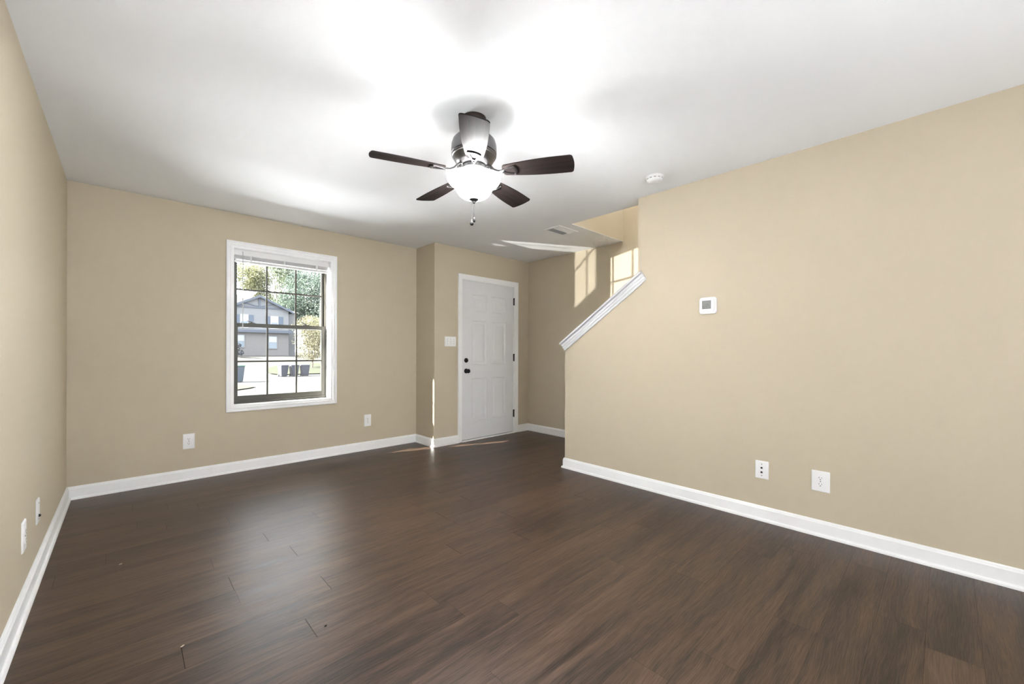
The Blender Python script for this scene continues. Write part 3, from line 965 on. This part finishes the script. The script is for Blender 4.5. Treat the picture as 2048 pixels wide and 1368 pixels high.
tag(drape([(40.1, 9.8, 40), (41, 9.3, 40), (43, 9.3, 40), (45, 10.0, 40), (47, 11.4, 40), (48.6, 14, 40)], 0.05, 'lawn', M_grass, 'green lawn around the small tree across the street', 'lawn'))
drape([(26.4, -20, 4.4), (27.2, -20, 5.1), (28, -20, 5.6), (28.8, -20, 5.4), (29.6, -20, 5.3)], 0.03, 'lawn', M_grass, 'small grass patch at the left edge of the window view', 'lawn')

def obj_box(a, c, name, m, parent, **kw):
    return MB().box(a, c).build(name, m, parent, **kw)
# house across the street
HX, HY, HZ = 11.92, 58.0, 0.55
hs = empty('house', (HX, HY, HZ))
tag(hs, 'grey two-storey house with gable across the street', 'house')
def hbox(a, c, name, m, parent=hs, **kw):
    m_ = MB().box(a, c)
    m_.v = [v - Vector((HX, HY, HZ)) for v in m_.v]
    return m_.build(name, m, parent, **kw)
def hmesh(m_, name, m, parent=hs, **kw):
    m_.v = [v - Vector((HX, HY, HZ)) for v in m_.v]
    return m_.build(name, m, parent, **kw)
gx0, gx1 = 8.66, 15.18
# front gable body (upper storey) and lower storey
mm = MB()
Mh = Matrix(((1, 0, 0, 0), (0, 0, 1, 0), (0, 1, 0, 0), (0, 0, 0, 1)))    # (x,z,y)
mm.prism([(gx0, 3.6), (gx1, 3.6), (gx1, 6.22), (HX, 7.78), (gx0, 6.22)], HY, HY + 5, Mh)
hmesh(mm, 'gable_wall', M_siding)
hbox((4.2, HY + 0.02, 0.5), (15.2, HY + 5, 3.6), 'lower_wall', M_brick)
hbox((2.0, HY + 1.6, 0.5), (16.4, HY + 10, 6.15), 'main_wall', M_siding)
# main roof (hip)
mm = MB()
e = 0.45
xa, xb, ya, yb_, ze, zr = 2.0 - e, 16.4 + e, HY + 1.6 - e, HY + 10 + e, 6.15, 8.5
mm.add([(xa, ya, ze), (xb, ya, ze), (xb, yb_, ze), (xa, yb_, ze), (xa, HY + 5.8, zr), (11.6, HY + 5.8, zr)],
       [(0, 1, 5, 4), (1, 2, 5), (2, 3, 4, 5), (3, 0, 4), (0, 1, 2, 3)])
hmesh(mm, 'main_roof', M_roof)
# gable roof slabs
mm = MB()
for s in (-1, 1):
    x1 = HX + s * 3.75
    z1 = 7.86 - 3.75 * 0.4785
    mm.prism([(HX, 7.80), (HX, 7.98), (x1, z1 + 0.10), (x1, z1 - 0.06)], HY - 0.35, HY + 5.5, Mh)
hmesh(mm, 'gable_roof', M_roof)
mm = MB()
for s in (-1, 1):
    x1 = HX + s * 3.75
    z1 = 7.86 - 3.75 * 0.4785
    mm.prism([(HX, 7.70), (HX, 7.97), (x1, z1 + 0.08), (x1, z1 - 0.16)], HY - 0.42, HY - 0.34, Mh)
mm.box((gx0 - 0.2, HY - 0.10, 6.38), (gx1 + 0.2, HY - 0.005, 6.58))
mm.box((HX - 0.10, HY - 0.10, 6.58), (HX + 0.10, HY - 0.005, 7.72))
for s in (-1, 1):
    x1 = HX + s * 1.95
    mm.prism([(HX + s * 0.0, 6.60), (HX + s * 0.35, 6.60), (x1 + s * 0.1, 7.0), (x1 - s * 0.12, 7.10)], HY - 0.09, HY - 0.006, Mh)
hmesh(mm, 'gable_truss', M_gtrim)
hbox((4.0, HY - 0.45, 3.36), (15.5, HY + 0.1, 3.70), 'belt_eave', M_gtrim)
def hwin(x0, x1, z0, z1, shutters=True, trim=M_wtrim):
    f = hbox((x0 - 0.09, HY - 0.07, z0 - 0.09), (x1 + 0.09, HY + 0.01, z1 + 0.09), 'house_window', trim)
    hbox((x0, HY - 0.09, z0), (x1, HY - 0.06, (z0 + z1) / 2 - 0.03), 'house_pane', M_hglass, f).matrix_parent_inverse = Matrix.Identity(4)
    hbox((x0, HY - 0.09, (z0 + z1) / 2 + 0.03), (x1, HY - 0.06, z1), 'house_pane', mat('bright_pane', (0.28, 0.30, 0.33), 0.2), f)
    if shutters:
        for a in (x0 - 0.62, x1 + 0.12):
            hbox((a, HY - 0.06, z0 - 0.05), (a + 0.5, HY + 0.01, z1 + 0.05), 'shutter', M_shutter)
hwin(9.98, 10.68, 4.0, 5.45)
hwin(13.20, 13.92, 4.0, 5.40)
hwin(12.97, 13.80, 1.45, 2.90, False, M_siding)
hwin(9.4, 10.3, 1.6, 3.0, False, M_siding)

def make_bin(x, y, body_m, lid_m, label, rz, w=0.62, h=1.03):
    t = empty('wheelie_bin', (x, y, gz(y) - 0.025), rz)
    tag(t, label, 'wheelie bin', 'bins on the street')
    m = MB()
    w0, d0 = w * 0.74, 0.52
    vs = [(-w0 / 2, -d0 / 2, 0.03), (w0 / 2, -d0 / 2, 0.03), (w0 / 2, d0 / 2, 0.03), (-w0 / 2, d0 / 2, 0.03),
          (-w / 2, -0.36, h - 0.08), (w / 2, -0.36, h - 0.08), (w / 2, 0.36, h - 0.08), (-w / 2, 0.36, h - 0.08)]
    m.add(vs, [(0, 3, 2, 1), (4, 5, 6, 7), (0, 1, 5, 4), (1, 2, 6, 5), (2, 3, 7, 6), (3, 0, 4, 7)])
    m.build('bin_body', body_m, t, bevel=0.03)
    m = MB()
    m.add([(-w / 2 - 0.03, -0.40, h - 0.10), (w / 2 + 0.03, -0.40, h - 0.10), (w / 2 + 0.03, 0.40, h - 0.06), (-w / 2 - 0.03, 0.40, h - 0.06),
           (-w / 2 - 0.01, -0.38, h - 0.04), (w / 2 + 0.01, -0.38, h - 0.04), (w / 2 + 0.01, 0.36, h + 0.02), (-w / 2 - 0.01, 0.36, h + 0.02)],
          [(0, 3, 2, 1), (4, 5, 6, 7), (0, 1, 5, 4), (1, 2, 6, 5), (2, 3, 7, 6), (3, 0, 4, 7)])
    m.build('bin_lid', lid_m, t, bevel=0.015)
    for s in (-1, 1):
        MB().lathe([(0.11, -0.025), (0.11, 0.025)], 16, Matrix.Translation((s * (w0 / 2 + 0.02), d0 / 2, 0.11)) @ Matrix.Rotation(R(90), 4, 'Y')).build('bin_wheel', M_slot, t)
make_bin(9.58, 38.2, M_bin, M_binlid, 'dark grey wheelie bin, leftmost of three by the lawn kerb', 0.25)
make_bin(10.40, 38.1, M_bin, M_binlid, 'dark grey wheelie bin, middle of three by the lawn kerb', 0.05)
make_bin(11.22, 38.0, M_bin, M_binlid, 'dark grey wheelie bin, rightmost of three by the lawn kerb', -0.1, 0.70)
make_bin(5.55, 33.4, M_binb, M_binlg, 'blue grey bin with green lid at the left edge of the window view', 0.2, 0.70, 1.20)

# trees
def leaf_mat(name, c0, c1):
    m = bpy.data.materials.new(name)
    m.use_nodes = True
    nt = m.node_tree
    b = nt.nodes['Principled BSDF']
    geo = nt.nodes.new('ShaderNodeNewGeometry')
    ramp = nt.nodes.new('ShaderNodeValToRGB')
    ramp.color_ramp.elements[0].color = (*c0, 1)
    ramp.color_ramp.elements[1].color = (*c1, 1)
    nt.links.new(geo.outputs['Random Per Island'], ramp.inputs[0])
    nt.links.new(ramp.outputs[0], b.inputs['Base Color'])
    b.inputs['Roughness'].default_value = 0.6
    tl = nt.nodes.new('ShaderNodeBsdfTranslucent')
    nt.links.new(ramp.outputs[0], tl.inputs[0])
    mx = nt.nodes.new('ShaderNodeMixShader')
    mx.inputs[0].default_value = 0.4
    nt.links.new(b.outputs[0], mx.inputs[1])
    nt.links.new(tl.outputs[0], mx.inputs[2])
    nt.links.new(mx.outputs[0], nt.nodes['Material Output'].inputs[0])
    return m
L_dark = leaf_mat('leaf_dark', (0.030, 0.049, 0.043), (0.130, 0.170, 0.135))
L_mid = leaf_mat('leaf_mid', (0.060, 0.084, 0.045), (0.190, 0.220, 0.140))
L_yel = leaf_mat('leaf_yellow', (0.087, 0.095, 0.043), (0.199, 0.199, 0.117))
L_aut = leaf_mat('leaf_autumn', (0.087, 0.087, 0.048), (0.217, 0.199, 0.139))
L_shr = leaf_mat('leaf_shrub', (0.026, 0.032, 0.043), (0.078, 0.087, 0.113))
def tree(name, x, y, h, crown_w, crown_z0, n, leaf, lm, label, blobs=9, trunk_r=0.2, seed=1, cat='tree', group=None, density=1.0):
    rnd = random.Random(seed)
    z0 = gz(y)
    t = empty(name, (x, y, z0 - 0.03))
    tag(t, label, cat, group)
    b = MB()
    cs = []
    for i in range(blobs):
        a = rnd.uniform(0, 2 * math.pi)
        q = rnd.random()
        zz = crown_z0 + (h - crown_z0) * (0.15 + 0.72 * q)
        env = math.sin(math.pi * (0.15 + 0.8 * q)) ** 0.7
        rr = crown_w * 0.5 * 0.6 * env * math.sqrt(rnd.random())
        cs.append((rr * math.cos(a), rr * math.sin(a), zz, crown_w * rnd.uniform(0.17, 0.28)))
    tm = MB()
    tm.tube([(0, 0, 0), (0.05, 0, crown_z0 * 0.6), (0, 0.05, crown_z0 + (h - crown_z0) * 0.45)], [trunk_r, trunk_r * 0.8, trunk_r * 0.35], 8)
    for cx, cy, cz, cr in cs:
        tm.tube([(0, 0, crown_z0 * 0.7), (cx * 0.5, cy * 0.5, (crown_z0 * 0.7 + cz) * 0.55), (cx, cy, cz)], [trunk_r * 0.45, trunk_r * 0.28, trunk_r * 0.1], 6)
    tm.build('trunk', M_bark, t, smooth=True)
    vs, fs = [], []
    for i in range(n):
        cx, cy, cz, cr = cs[rnd.randrange(blobs)]
        v = Vector((rnd.gauss(0, 1), rnd.gauss(0, 1), rnd.gauss(0, 1))).normalized() * cr * (0.45 + 0.6 * rnd.random() ** 0.6)
        p = Vector((cx, cy, cz)) + Vector((v.x, v.y, v.z * 0.85))
        a = Vector((rnd.gauss(0, 1), rnd.gauss(0, 1), rnd.gauss(0, 1))).normalized()
        c = a.cross(Vector((rnd.gauss(0, 1), rnd.gauss(0, 1), rnd.gauss(0, 1)))).normalized()
        s = leaf * rnd.uniform(0.6, 1.3)
        k = len(vs)
        vs += [p - a * s, p + c * s * 0.45, p + a * s, p - c * s * 0.45]
        fs.append((k, k + 1, k + 2, k + 3))
    me = bpy.data.meshes.new('foliage')
    me.from_pydata([tuple(v) for v in vs], [], fs)
    me.materials.append(lm)
    o = bpy.data.objects.new('foliage', me)
    COL.objects.link(o)
    o.parent = t
    return t
GT = 'trees behind the house'
tree('small_tree', 13.75, 44.2, 5.4, 4.6, 0.9, 5200, 0.085, L_aut, 'small pale yellow tree on the lawn across the street', 12, 0.09, 3)
tree('tree', 25.5, 79, 18.5, 14.5, 2.0, 26000, 0.21, L_dark, 'dark green tree behind the right end of the house', 18, 0.4, 4, group=GT)
tree('tree', 24.5, 99, 23.5, 14, 4.5, 20000, 0.22, L_mid, 'mid green tree rising behind the house gable', 16, 0.4, 5, group=GT)
tree('tree', 17.2, 90, 18.5, 8.5, 6, 9000, 0.19, L_yel, 'thin yellow green tree behind the house, leftmost in the window', 12, 0.3, 6, group=GT)
tree('tree', 44, 86, 19, 15, 3, 9000, 0.34, L_dark, 'dark tree furthest right beyond the house', 14, 0.4, 8, group=GT)
tree('small_tree', 18.2, 57.5, 5.5, 4.2, 0.8, 4200, 0.12, L_yel, 'bushy yellow green tree at the right corner of the house', 9, 0.12, 9)
tree('shrub', 9.1, 55.4, 1.7, 1.8, 0.3, 500, 0.12, L_shr, 'dark shrub by the lower left of the house', 6, 0.05, 10, cat='shrub')
